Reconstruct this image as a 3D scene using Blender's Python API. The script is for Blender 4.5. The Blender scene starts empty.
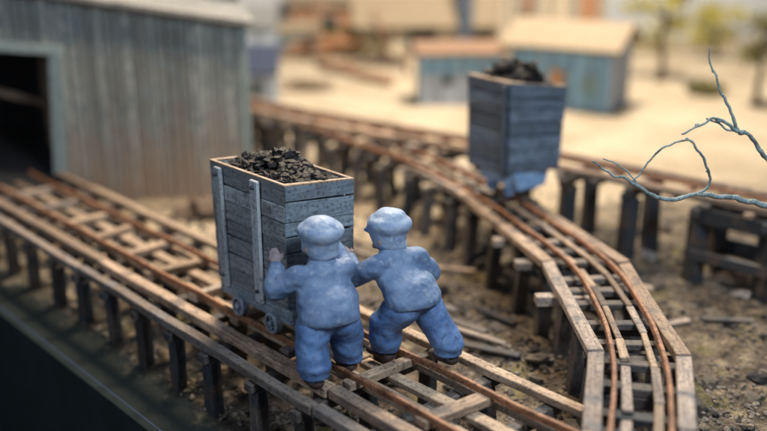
import bpy, bmesh, math, random
from mathutils import Vector, Matrix, noise
random.seed(11)
R = math.radians
sc = bpy.context.scene
COL = sc.collection

# ------------------------------------------------------------------ camera, world, lamps, exposure
cam = bpy.data.cameras.new('camera')
cam.lens = 42.24; cam.sensor_width = 36; cam.clip_start = .05; cam.clip_end = 300
cam.dof.use_dof = True; cam.dof.focus_distance = 6.35; cam.dof.aperture_fstop = 0.26
cam.dof.aperture_blades = 0
co = bpy.data.objects.new('camera', cam); COL.objects.link(co)
co.location = (0, 0, 3.45); co.rotation_euler = (R(90 - 18.18), 0, 0)
sc.camera = co
w = bpy.data.worlds.new('World'); sc.world = w; w.use_nodes = True
bg = w.node_tree.nodes['Background']; bg.inputs[0].default_value = (.50, .66, 1, 1); bg.inputs[1].default_value = .135

def area(name, loc, target, size, power, color):
    l = bpy.data.lights.new(name, 'AREA'); l.shape = 'DISK'; l.size = size; l.energy = power; l.color = color
    o = bpy.data.objects.new(name, l); COL.objects.link(o); o.location = loc
    o.rotation_euler = (Vector(target) - Vector(loc)).to_track_quat('-Z', 'Y').to_euler()
    return o
area('window_light', (3.4, 1.2, 7.6), (0, 6.9, .6), 2.4, 620, (.80, .90, 1))
area('fill_light', (-6.0, .5, 4.6), (-.8, 6.6, .9), 3.0, 130, (.86, .92, 1))  # unseen fill lamp, added to brighten the near cart's left side
area('case_lamp', (-1.2, 10.2, 6.2), (-.7, 7.6, .4), 1.2, 500, (1, .76, .52))
area('back_lamp', (3.4, 16.5, 12.5), (1.4, 19.5, 0), 3.4, 5000, (1, .89, .74))
sc.view_settings.view_transform = 'Standard'; sc.view_settings.look = 'None'
sc.view_settings.exposure = 0; sc.view_settings.gamma = 1

# ------------------------------------------------------------------ materials
def newmat(name):
    m = bpy.data.materials.new(name); m.use_nodes = True
    nt = m.node_tree; return m, nt, nt.nodes, nt.links, nt.nodes['Principled BSDF']
def ramp(N, stops):
    r = N.new('ShaderNodeValToRGB'); e = r.color_ramp.elements
    e[0].position, e[0].color = stops[0][0], (*stops[0][1], 1)
    e[1].position, e[1].color = stops[-1][0], (*stops[-1][1], 1)
    for p, c in stops[1:-1]:
        x = e.new(p); x.color = (*c, 1)
    return r
def mixc(N, L, fac, a, b, mode='MIX'):
    m = N.new('ShaderNodeMix'); m.data_type = 'RGBA'; m.blend_type = mode
    for k, v in ((0, fac), (6, a), (7, b)):
        if isinstance(v, bpy.types.NodeSocket): L.new(v, m.inputs[k])
        else: m.inputs[k].default_value = v if k == 0 else (*v, 1)
    return m.outputs[2]
def wood(name, stops, rough=.8, bump=.35, stain=None, tint=.55):
    """weathered timber: grain runs along UV.x; 'tint' is each board's own tone"""
    m, nt, N, L, P = newmat(name)
    uv = N.new('ShaderNodeUVMap'); uv.uv_map = 'UVMap'
    mp = N.new('ShaderNodeMapping'); L.new(uv.outputs[0], mp.inputs[0]); mp.inputs['Scale'].default_value = (2.2, 26, 1)
    n = N.new('ShaderNodeTexNoise'); L.new(mp.outputs[0], n.inputs['Vector'])
    n.inputs['Scale'].default_value = 1.6; n.inputs['Detail'].default_value = 9; n.inputs['Roughness'].default_value = .7; n.inputs['Distortion'].default_value = .6
    r = ramp(N, stops); L.new(n.outputs[0], r.inputs[0])
    at = N.new('ShaderNodeAttribute'); at.attribute_name = 'tint'
    tr = ramp(N, [(0, (1 - tint,) * 3), (1, (1 + tint * .6,) * 3)]); L.new(at.outputs['Fac'], tr.inputs[0])
    c = mixc(N, L, 1, r.outputs[0], tr.outputs[0], 'MULTIPLY')
    tc = N.new('ShaderNodeTexCoord')
    b = N.new('ShaderNodeTexNoise'); L.new(tc.outputs['Object'], b.inputs['Vector']); b.inputs['Scale'].default_value = 5.5; b.inputs['Detail'].default_value = 7
    if stain:
        rs = ramp(N, [(.50, (0, 0, 0)), (.66, (1, 1, 1))]); L.new(b.outputs[0], rs.inputs[0])
        c = mixc(N, L, rs.outputs[0], c, stain)
    # knots / dirt specks
    v = N.new('ShaderNodeTexNoise'); L.new(tc.outputs['Object'], v.inputs['Vector']); v.inputs['Scale'].default_value = 38; v.inputs['Detail'].default_value = 4
    rv = ramp(N, [(.34, (.35, .33, .32)), (.47, (1, 1, 1))]); L.new(v.outputs[0], rv.inputs[0])
    c = mixc(N, L, .8, c, rv.outputs[0], 'MULTIPLY')
    L.new(c, P.inputs['Base Color']); P.inputs['Roughness'].default_value = rough
    bp = N.new('ShaderNodeBump'); bp.inputs['Strength'].default_value = bump; bp.inputs['Distance'].default_value = .02
    L.new(n.outputs[0], bp.inputs['Height']); L.new(bp.outputs[0], P.inputs['Normal'])
    return m
def paint(name, c1, c2, scale=6, rough=.6, bump=.2, specks=None, metallic=0, c3=None):
    m, nt, N, L, P = newmat(name)
    tc = N.new('ShaderNodeTexCoord')
    n = N.new('ShaderNodeTexNoise'); L.new(tc.outputs['Object'], n.inputs['Vector']); n.inputs['Scale'].default_value = scale; n.inputs['Detail'].default_value = 8; n.inputs['Roughness'].default_value = .65
    r = ramp(N, [(.36, c1), (.64, c2)]); L.new(n.outputs[0], r.inputs[0]); c = r.outputs[0]
    n2 = N.new('ShaderNodeTexNoise'); L.new(tc.outputs['Object'], n2.inputs['Vector']); n2.inputs['Scale'].default_value = scale * 5; n2.inputs['Detail'].default_value = 5
    if c3:
        r3 = ramp(N, [(.54, (0, 0, 0)), (.68, (1, 1, 1))]); L.new(n2.outputs[0], r3.inputs[0]); c = mixc(N, L, r3.outputs[0], c, c3)
    L.new(c, P.inputs['Base Color']); P.inputs['Roughness'].default_value = rough; P.inputs['Metallic'].default_value = metallic
    bp = N.new('ShaderNodeBump'); bp.inputs['Strength'].default_value = bump; bp.inputs['Distance'].default_value = .015
    L.new(n2.outputs[0], bp.inputs['Height']); L.new(bp.outputs[0], P.inputs['Normal'])
    return m

M = {}
M['tan'] = wood('tan_timber', [(.25, (.095, .07, .052)), (.5, (.31, .225, .16)), (.75, (.54, .41, .30))], stain=(.17, .135, .115))
M['grey'] = wood('grey_timber', [(.25, (.10, .085, .08)), (.5, (.29, .235, .195)), (.75, (.48, .40, .33))], stain=(.16, .15, .15))
M['pale'] = wood('pale_timber', [(.25, (.17, .12, .08)), (.5, (.43, .325, .23)), (.75, (.62, .49, .36))], stain=(.26, .20, .15))
M['dark'] = wood('dark_timber', [(.25, (.012, .016, .022)), (.55, (.035, .042, .05)), (.8, (.10, .095, .085))], rough=.6, stain=(.085, .06, .045))  # near-black timber for posts, braces and the shed's inside
M['post'] = wood('brown_post_timber', [(.25, (.03, .028, .03)), (.55, (.10, .085, .075)), (.8, (.24, .19, .15))], rough=.7, stain=(.035, .04, .05))
M['rust'] = paint('rusty_rail', (.13, .055, .028), (.36, .175, .09), 9, .55, .6, c3=(.06, .035, .028), metallic=.1)
M['tub'] = wood('blue_grey_planks', [(.25, (.11, .13, .15)), (.5, (.31, .35, .385)), (.75, (.53, .56, .56))], rough=.6, stain=(.20, .205, .205), tint=.4)
M['tubdark'] = wood('shaded_slate_planks', [(.25, (.03, .045, .065)), (.5, (.075, .105, .15)), (.75, (.16, .21, .27))], rough=.6, stain=(.05, .06, .08), tint=.35)  # far cart's unlit faces, shade put into the colour; chimney reuses it
M['tubblue'] = wood('lit_slate_blue_planks', [(.25, (.06, .09, .135)), (.5, (.15, .21, .29)), (.75, (.30, .37, .45))], rough=.55, stain=(.09, .12, .15), tint=.4)  # far cart's lit face: same planks, light put into the colour
M['tubend'] = wood('blue_grey_end_planks', [(.25, (.08, .11, .145)), (.5, (.19, .25, .31)), (.75, (.36, .42, .47))], rough=.6, stain=(.13, .155, .18), tint=.4)
M['batten'] = wood('pale_blue_batten', [(.25, (.24, .27, .31)), (.5, (.40, .44, .48)), (.75, (.58, .61, .63))], rough=.6, tint=.25)
M['rim'] = wood('bare_rim_wood', [(.25, (.22, .15, .10)), (.5, (.44, .34, .25)), (.75, (.60, .52, .43))], tint=.3)
M['chassis'] = paint('blue_grey_iron', (.06, .085, .12), (.17, .22, .29), 9, .5, .4)
M['lightblue'] = paint('pale_blue_paint', (.20, .37, .64), (.36, .54, .78), 9, .5, .3)
M['iron'] = paint('grey_blue_iron', (.15, .20, .27), (.34, .41, .49), 12, .5, .3, c3=(.14, .11, .09))
M['bolt'] = paint('bolt_iron', (.03, .04, .06), (.09, .11, .14), 20, .4, .2, metallic=.5)
M['coal'] = paint('coal', (.003, .003, .004), (.013, .012, .013), 22, .62, .7, c3=(.018, .014, .013))
M['cap'] = paint('cap_blue_clay', (.17, .26, .42), (.33, .43, .57), 6, .6, .4, c3=(.36, .43, .52))
M['jacket'] = paint('jacket_blue_clay', (.075, .135, .26), (.175, .265, .42), 5, .6, .5, c3=(.20, .27, .38))
M['trousers'] = paint('trouser_blue_clay', (.05, .115, .28), (.13, .24, .46), 5, .6, .5, c3=(.08, .12, .22))
M['shoe'] = paint('dark_shoe_clay', (.022, .016, .018), (.075, .045, .04), 12, .45, .3)
M['skin'] = paint('skin_clay', (.17, .15, .17), (.36, .28, .27), 10, .6, .2)
M['case'] = paint('dark_green_case', (.003, .010, .011), (.007, .019, .019), 3, .95, .1)
M['floor'] = paint('dark_floor', (.004, .011, .012), (.008, .018, .019), 1, .75, .05)
M['stone'] = paint('brown_stone', (.10, .085, .07), (.30, .25, .20), 12, .85, .8, c3=(.06, .055, .05))
M['stonep'] = paint('pale_stone', (.30, .28, .27), (.52, .49, .45), 12, .85, .8)
M['bark'] = paint('dark_bark', (.05, .035, .025), (.16, .11, .075), 14, .85, .8)
M['twig'] = paint('grey_green_twig', (.11, .16, .17), (.30, .38, .38), 16, .6, .5, c3=(.07, .08, .08))
M['board'] = paint('backdrop_paint', (.44, .47, .50), (.56, .58, .60), .25, .8, .02)
M['black'] = paint('black_opening', (.004, .004, .005), (.012, .010, .010), 5, .9, .1)
M['leaf'] = paint('yellow_green_leaf', (.30, .27, .05), (.58, .50, .12), 3, .7, .3)
M['leafd'] = paint('olive_leaf', (.08, .075, .02), (.22, .19, .06), 3, .7, .3)
def wallmat(name, stops, stain=None): return wood(name, stops, rough=.8, stain=stain, tint=.42)
M['shed'] = wallmat('grey_blue_boards', [(.25, (.09, .10, .10)), (.5, (.25, .28, .275)), (.75, (.45, .475, .45))], stain=(.18, .225, .235))
M['trim'] = wood('grey_green_trim', [(.25, (.13, .18, .19)), (.5, (.26, .34, .345)), (.75, (.40, .48, .48))], tint=.2)
M['roofgrey'] = paint('pale_grey_roof', (.13, .135, .135), (.25, .25, .24), 4, .7, .3)
M['wblue'] = wallmat('faded_blue_boards', [(.25, (.10, .21, .33)), (.5, (.19, .36, .51)), (.75, (.36, .53, .64))], stain=(.26, .38, .47))
M['wlav'] = wallmat('lavender_grey_boards', [(.25, (.26, .31, .39)), (.5, (.40, .46, .55)), (.75, (.55, .60, .66))])
M['wcream'] = wallmat('cream_boards', [(.25, (.45, .36, .24)), (.5, (.62, .52, .37)), (.75, (.74, .64, .48))])
M['worange'] = wallmat('orange_boards', [(.25, (.36, .15, .07)), (.5, (.52, .26, .13)), (.75, (.64, .38, .22))])
M['wteal'] = wallmat('teal_boards', [(.25, (.10, .22, .24)), (.5, (.19, .33, .35)), (.75, (.30, .44, .44))])
M['rcream'] = wallmat('cream_roof', [(.25, (.16, .115, .07)), (.5, (.25, .19, .125)), (.75, (.34, .27, .18))])
M['rorange'] = wallmat('rusty_roof', [(.25, (.18, .09, .05)), (.5, (.34, .20, .12)), (.75, (.48, .32, .21))])
M['rnavy'] = wallmat('navy_roof', [(.25, (.02, .03, .07)), (.5, (.04, .06, .12)), (.75, (.08, .10, .17))])

# shed boards: rusty damp staining rising from the ground up the planks (a stain with its own ragged edge)
def add_rust_stain(m):
    nt = m.node_tree; N = nt.nodes; L = nt.links; P = N['Principled BSDF']
    src = P.inputs['Base Color'].links[0].from_socket
    tc = N.new('ShaderNodeTexCoord'); sp = N.new('ShaderNodeSeparateXYZ'); L.new(tc.outputs['Object'], sp.inputs[0])
    mp = N.new('ShaderNodeMapping'); L.new(tc.outputs['Object'], mp.inputs[0]); mp.inputs['Scale'].default_value = (6, 6, .8)
    n = N.new('ShaderNodeTexNoise'); L.new(mp.outputs[0], n.inputs['Vector']); n.inputs['Scale'].default_value = 1; n.inputs['Detail'].default_value = 5
    a = N.new('ShaderNodeMath'); a.operation = 'MULTIPLY_ADD'; L.new(n.outputs[0], a.inputs[0]); a.inputs[1].default_value = 1.5; L.new(sp.outputs['Z'], a.inputs[2])
    r = ramp(N, [(0.0, (1, 1, 1)), (1.0, (0, 0, 0))])
    mr = N.new('ShaderNodeMapRange'); L.new(a.outputs[0], mr.inputs[0]); mr.inputs[1].default_value = .75; mr.inputs[2].default_value = 1.9
    L.new(mr.outputs[0], r.inputs[0])
    n2 = N.new('ShaderNodeMath'); n2.operation = 'MULTIPLY'; L.new(r.outputs[0], n2.inputs[0]); n2.inputs[1].default_value = .72
    L.new(mixc(N, L, n2.outputs[0], src, (.34, .225, .145)), P.inputs['Base Color'])
add_rust_stain(M['shed'])

def ground_material():
    m, nt, N, L, P = newmat('dirt_and_sand')
    tc = N.new('ShaderNodeTexCoord'); O = tc.outputs['Object']
    def nz(s, d=6, r=.6):
        n = N.new('ShaderNodeTexNoise'); L.new(O, n.inputs['Vector']); n.inputs['Scale'].default_value = s; n.inputs['Detail'].default_value = d; n.inputs['Roughness'].default_value = r; return n
    big, mid, fine = nz(.9), nz(4.5, 8, .7), nz(28, 6, .7)
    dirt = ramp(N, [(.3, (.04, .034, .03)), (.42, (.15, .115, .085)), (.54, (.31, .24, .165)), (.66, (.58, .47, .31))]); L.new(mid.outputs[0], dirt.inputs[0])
    dark = ramp(N, [(.38, (.02, .02, .022)), (.55, (1, 1, 1))]); L.new(fine.outputs[0], dark.inputs[0])
    c = mixc(N, L, .75, dirt.outputs[0], dark.outputs[0], 'MULTIPLY')
    cst = ramp(N, [(.50, (1, 1, 1)), (.62, (.28, .29, .31))]); L.new(nz(1.7, 7, .68).outputs[0], cst.inputs[0])
    c = mixc(N, L, .85, c, cst.outputs[0], 'MULTIPLY')
    moss = ramp(N, [(.56, (0, 0, 0)), (.66, (1, 1, 1))]); L.new(nz(2.3, 5).outputs[0], moss.inputs[0])
    mf = N.new('ShaderNodeMath'); mf.operation = 'MULTIPLY'; L.new(moss.outputs[0], mf.inputs[0]); mf.inputs[1].default_value = .55
    c = mixc(N, L, mf.outputs[0], c, (.27, .24, .07))
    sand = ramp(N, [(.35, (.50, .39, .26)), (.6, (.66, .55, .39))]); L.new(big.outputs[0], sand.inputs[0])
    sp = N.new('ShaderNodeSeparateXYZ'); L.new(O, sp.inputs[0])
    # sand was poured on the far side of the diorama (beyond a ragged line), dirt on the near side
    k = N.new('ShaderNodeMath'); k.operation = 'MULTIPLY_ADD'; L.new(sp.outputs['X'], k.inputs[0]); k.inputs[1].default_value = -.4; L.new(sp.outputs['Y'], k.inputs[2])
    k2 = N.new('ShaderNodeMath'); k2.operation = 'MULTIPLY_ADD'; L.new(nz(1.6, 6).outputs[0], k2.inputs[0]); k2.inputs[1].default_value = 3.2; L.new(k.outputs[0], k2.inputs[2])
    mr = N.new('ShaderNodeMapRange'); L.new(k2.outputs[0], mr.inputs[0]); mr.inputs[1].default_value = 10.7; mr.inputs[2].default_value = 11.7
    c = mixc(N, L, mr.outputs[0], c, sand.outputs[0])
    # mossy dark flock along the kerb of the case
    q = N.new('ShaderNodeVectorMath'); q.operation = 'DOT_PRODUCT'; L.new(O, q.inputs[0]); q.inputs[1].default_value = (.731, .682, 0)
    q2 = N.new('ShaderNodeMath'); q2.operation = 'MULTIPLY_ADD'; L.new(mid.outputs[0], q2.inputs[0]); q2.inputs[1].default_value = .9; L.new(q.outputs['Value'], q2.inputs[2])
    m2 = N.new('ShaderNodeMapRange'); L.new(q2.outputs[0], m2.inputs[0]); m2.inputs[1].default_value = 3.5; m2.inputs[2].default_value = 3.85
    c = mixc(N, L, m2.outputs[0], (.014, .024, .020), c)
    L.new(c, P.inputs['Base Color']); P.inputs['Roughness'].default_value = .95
    b1 = N.new('ShaderNodeBump'); b1.inputs['Strength'].default_value = .9; b1.inputs['Distance'].default_value = .05; L.new(fine.outputs[0], b1.inputs['Height'])
    b2 = N.new('ShaderNodeBump'); b2.inputs['Strength'].default_value = .8; b2.inputs['Distance'].default_value = .12; L.new(mid.outputs[0], b2.inputs['Height']); L.new(b1.outputs[0], b2.inputs['Normal'])
    L.new(b2.outputs[0], P.inputs['Normal'])
    return m
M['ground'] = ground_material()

# ------------------------------------------------------------------ mesh helpers
_ico = {}
def ico(sub):
    if sub not in _ico:
        b = bmesh.new(); bmesh.ops.create_icosphere(b, subdivisions=sub, radius=1); b.verts.index_update()
        _ico[sub] = ([v.co.copy() for v in b.verts], [[v.index for v in f.verts] for f in b.faces]); b.free()
    return _ico[sub]
class MB:
    """collects timbers / shapes into one mesh with UV grain direction and a per-board tone"""
    def __init__(s):
        s.bm = bmesh.new(); s.uv = s.bm.loops.layers.uv.new('UVMap'); s.t = s.bm.faces.layers.float.new('tint')
    def _faces(s, faces, axis, org=(0, 0, 0), t=None):
        t = random.random() if t is None else t; off = random.uniform(0, 90); axis = Vector(axis).normalized()
        for f in faces:
            f[s.t] = t; n = f.normal if f.normal.length else Vector((0, 0, 1))
            f.normal_update(); n = f.normal
            v = axis.cross(n)
            if v.length < .3: v = Vector((.3, .9, .3)).cross(axis)
            v.normalize()
            for l in f.loops:
                p = l.vert.co - Vector(org); l[s.uv].uv = (p.dot(axis) + off, p.dot(v) + off * .37)
    def hexa(s, pts, axis, t=None, bev=0):
        """8 points: bottom ring 4, top ring 4"""
        vs = [s.bm.verts.new(p) for p in pts]
        F = [(3, 2, 1, 0), (4, 5, 6, 7), (0, 1, 5, 4), (1, 2, 6, 5), (2, 3, 7, 6), (3, 0, 4, 7)]
        fs = [s.bm.faces.new([vs[i] for i in q]) for q in F]
        for f in fs: f.normal_update()
        if bev:
            es = list({e for f in fs for e in f.edges})
            r = bmesh.ops.bevel(s.bm, geom=es, offset=bev, segments=1, affect='EDGES', profile=.5)
            fs = list({f for v in {v for f in r['faces'] for v in f.verts} for f in v.link_faces})
            for f in fs: f.normal_update()
        s._faces(fs, axis, pts[0], t)
        return s
    def beam(s, p0, p1, w, h, up=(0, 0, 1), t=None, j=.0, bev=.006, taper=1.0, wob=.0):
        """timber from p0 to p1 (centre line), width w across, height h"""
        p0, p1 = Vector(p0), Vector(p1); d = (p1 - p0).normalized(); up = Vector(up)
        x = d.cross(up)
        if x.length < 1e-3: x = Vector((1, 0, 0))
        x.normalize(); y = x.cross(d)
        L_ = (p1 - p0).length; ns = max(1, int(L_ / .35)) if wob else 1
        rings = []
        for i in range(ns + 1):
            k = i / ns; c = p0.lerp(p1, k)
            if wob: c = c + x * random.uniform(-wob, wob) + y * random.uniform(-wob, wob) * .5
            kk = 1 + (taper - 1) * k; ww = w * kk / 2 * random.uniform(.94, 1.06); hh = h * kk / 2 * random.uniform(.94, 1.06)
            rings.append([c + x * (a * ww + random.uniform(-j, j)) + y * (b * hh + random.uniform(-j, j)) for a, b in ((-1, -1), (1, -1), (1, 1), (-1, 1))])
        V = [[s.bm.verts.new(p) for p in r] for r in rings]; fs = []
        fs.append(s.bm.faces.new(V[0][::-1])); fs.append(s.bm.faces.new(V[-1]))
        long_e = []
        for i in range(ns):
            for k in range(4):
                fs.append(s.bm.faces.new([V[i][k], V[i][(k + 1) % 4], V[i + 1][(k + 1) % 4], V[i + 1][k]]))
        for f in fs: f.normal_update()
        if bev:
            es = [e for f in fs for e in f.edges]
            es = [e for e in set(es) if not (abs((e.verts[0].co - e.verts[1].co).normalized().dot(d)) < .5 and e not in fs[0].edges and e not in fs[1].edges)]
            allv = {v for r in V for v in r}
            r = bmesh.ops.bevel(s.bm, geom=es, offset=bev, segments=1, affect='EDGES', profile=.5)
            seen = set(); st = list(r['faces'])
            while st:
                f = st.pop()
                if f in seen: continue
                seen.add(f); st.extend(g for e in f.edges for g in e.link_faces if g not in seen)
            fs = list(seen)
            for f in fs: f.normal_update()
        s._faces(fs, d, p0, t)
        return s
    def tube(s, pts, rad, seg=8, t=None, flat=1.0):
        pts = [Vector(p) for p in pts]; rr = rad if hasattr(rad, '__len__') else [rad] * len(pts); V = []
        ref = Vector((0, 0, 1))
        for i, p in enumerate(pts):
            d = (pts[min(i + 1, len(pts) - 1)] - pts[max(i - 1, 0)]).normalized()
            x = d.cross(ref if abs(d.z) < .95 else Vector((0, 1, 0))).normalized(); y = x.cross(d)
            V.append([s.bm.verts.new(p + (x * math.cos(a) * flat + y * math.sin(a)) * rr[i]) for a in [2 * math.pi * k / seg for k in range(seg)]])
        fs = [s.bm.faces.new(V[0][::-1]), s.bm.faces.new(V[-1])]
        for i in range(len(V) - 1):
            for k in range(seg): fs.append(s.bm.faces.new([V[i][k], V[i][(k + 1) % seg], V[i + 1][(k + 1) % seg], V[i + 1][k]]))
        for f in fs: f.normal_update(); f.smooth = True
        s._faces(fs, (pts[-1] - pts[0]).normalized() if (pts[-1] - pts[0]).length > 1e-6 else (1, 0, 0), pts[0], t)
        return s
    def lump(s, c, r, sub=1, rough=.3, flat=True, seed=None):
        vt, ft = ico(sub); new = []
        sd = Vector((random.uniform(0, 99),) * 3) if seed is None else Vector((seed,) * 3)
        rot = Matrix.Rotation(random.uniform(0, 6.3), 3, 'Z') @ Matrix.Rotation(random.uniform(-.5, .5), 3, 'X')
        for p in vt:
            k = 1 + rough * noise.noise(p * 1.7 + sd) * 2
            new.append(s.bm.verts.new(rot @ Vector((p.x * r[0], p.y * r[1], p.z * r[2])) * k + Vector(c)))
        fs = [s.bm.faces.new([new[i] for i in f]) for f in ft]
        for f in fs: f.normal_update(); f.smooth = not flat
        s._faces(fs, (1, 0, 0)); return s
    def build(s, name, mat, parent=None):
        me = bpy.data.meshes.new(name); s.bm.normal_update(); s.bm.to_mesh(me); s.bm.free()
        me.materials.append(mat); o = bpy.data.objects.new(name, me); COL.objects.link(o)
        if parent is not None:
            o.parent = parent
            o.matrix_parent_inverse = parent.matrix_world.inverted() if False else Matrix.Translation(-parent.location) if parent.type == 'EMPTY' and not parent.get('local') else Matrix()
        return o
def strip(m, pts, w, h):
    pts = [Vector(p) for p in pts]; V = []
    for i, p in enumerate(pts):
        d = (pts[min(i + 1, len(pts) - 1)] - pts[max(i - 1, 0)]).normalized(); x = d.cross(Vector((0, 0, 1))).normalized(); up = x.cross(d)
        V.append([m.bm.verts.new(p + x * a * w / 2 + up * b_ * h / 2) for a, b_ in ((-1, -1), (1, -1), (1, .6), (.7, 1), (-.7, 1), (-1, .6))])
    fs = [m.bm.faces.new(V[0][::-1]), m.bm.faces.new(V[-1])]
    for i in range(len(V) - 1):
        for k in range(6): fs.append(m.bm.faces.new([V[i][k], V[i][(k + 1) % 6], V[i + 1][(k + 1) % 6], V[i + 1][k]]))
    for f in fs: f.normal_update()
    m._faces(fs, (1, 0, 0)); return m
def tag(o, label, cat=None, group=None, kind=None):
    if label: o['label'] = label
    if cat: o['category'] = cat
    if group: o['group'] = group
    if kind: o['kind'] = kind
    return o
def thing(name, label, cat, loc=(0, 0, 0), rz=0, group=None, local=False):
    o = bpy.data.objects.new(name, None); o.empty_display_size = .1; COL.objects.link(o)
    o.location = loc; o.rotation_euler = (0, 0, rz)
    if local: o['local'] = 1
    return tag(o, label, cat, group)
# parts built in world coordinates get an inverse of the thing's translation; a thing flagged 'local' has parts in its own frame
def PQ(p, q, z=0):                                    # frame of the main track: p runs away along it, q across to the right
    return Vector((.731 * q - .682 * p, .682 * q + .731 * p, z))

# ------------------------------------------------------------------ ground, case edge, backdrop
def gh(x, y):
    q = .731 * x + .682 * y
    e = max(0, min(1, (q - 2.8) / .5))
    a = noise.noise(Vector((x * .7, y * .7, 3))) * .07 + noise.noise(Vector((x * 2.6, y * 2.6, 8))) * .035 + noise.noise(Vector((x * 8, y * 8, 1))) * .015
    if y < 11: a += (abs(noise.noise(Vector((x * 4.2, y * 4.2, 21)))) * .06 + abs(noise.noise(Vector((x * 13, y * 13, 4)))) * .028) * min(1, (11 - y) / 1.5)
    t_ = max(0, min(1, (5.2 - q) / 1.6)); drop = .13 * t_ * t_ * (3 - 2 * t_)
    if y > 12: a *= max(.35, 1 - (y - 12) * .1)
    # mound against the shed's corner
    a += .12 * math.exp(-(((x + 2.05) / .36) ** 2 + ((y - 10.55) / .42) ** 2))
    return a * e - .01 - drop
bm = bmesh.new()
def steps(a, b, lo, hi, f, c):
    out = []; v = a
    while v < b:
        out.append(v); v += f if lo < v < hi else c
    return out + [b]
qs = [2.78 + .06 * i for i in range(110)]; v = qs[-1]
while v < 34: v += max(.06, (v - 8) * .06); qs.append(v)
ps = steps(-22, 24, -1.5, 12.5, .065, .5)
grid = []
for q in qs:
    row = []
    for p in ps:
        P_ = PQ(p, q); row.append(bm.verts.new((P_.x, P_.y, gh(P_.x, P_.y))))
    grid.append(row)
for i in range(len(qs) - 1):
    for k in range(len(ps) - 1):
        f = bm.faces.new((grid[i][k], grid[i][k + 1], grid[i + 1][k + 1], grid[i + 1][k])); f.smooth = True
bmesh.ops.recalc_face_normals(bm, faces=bm.faces)
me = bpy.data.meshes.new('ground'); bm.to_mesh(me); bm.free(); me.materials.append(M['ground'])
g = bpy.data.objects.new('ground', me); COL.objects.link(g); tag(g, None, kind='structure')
if me.polygons[0].normal.z < 0: me.flip_normals()
b = MB(); b.beam(PQ(-22, 2.745, -.87), PQ(24, 2.745, -.87), .07, 1.46, bev=.004); b.build('case_side', M['case'])
tag(bpy.data.objects['case_side'], None, kind='structure')
b = MB(); b.hexa([PQ(-30, -30, -1.75), PQ(-30, 2.9, -1.75), PQ(30, 2.9, -1.75), PQ(30, -30, -1.75), PQ(-30, -30, -1.58), PQ(-30, 2.9, -1.58), PQ(30, 2.9, -1.58), PQ(30, -30, -1.58)], (1, 0, 0))
tag(b.build('floor', M['floor']), None, kind='structure')
b = MB(); b.hexa([(-22, 29, -1), (30, 27, -1), (30, 27.2, -1), (-22, 29.2, -1), (-22, 29, 12), (30, 27, 12), (30, 27.2, 12), (-22, 29.2, 12)], (1, 0, 0))
tag(b.build('backdrop', M['board']), None, kind='structure')

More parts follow.
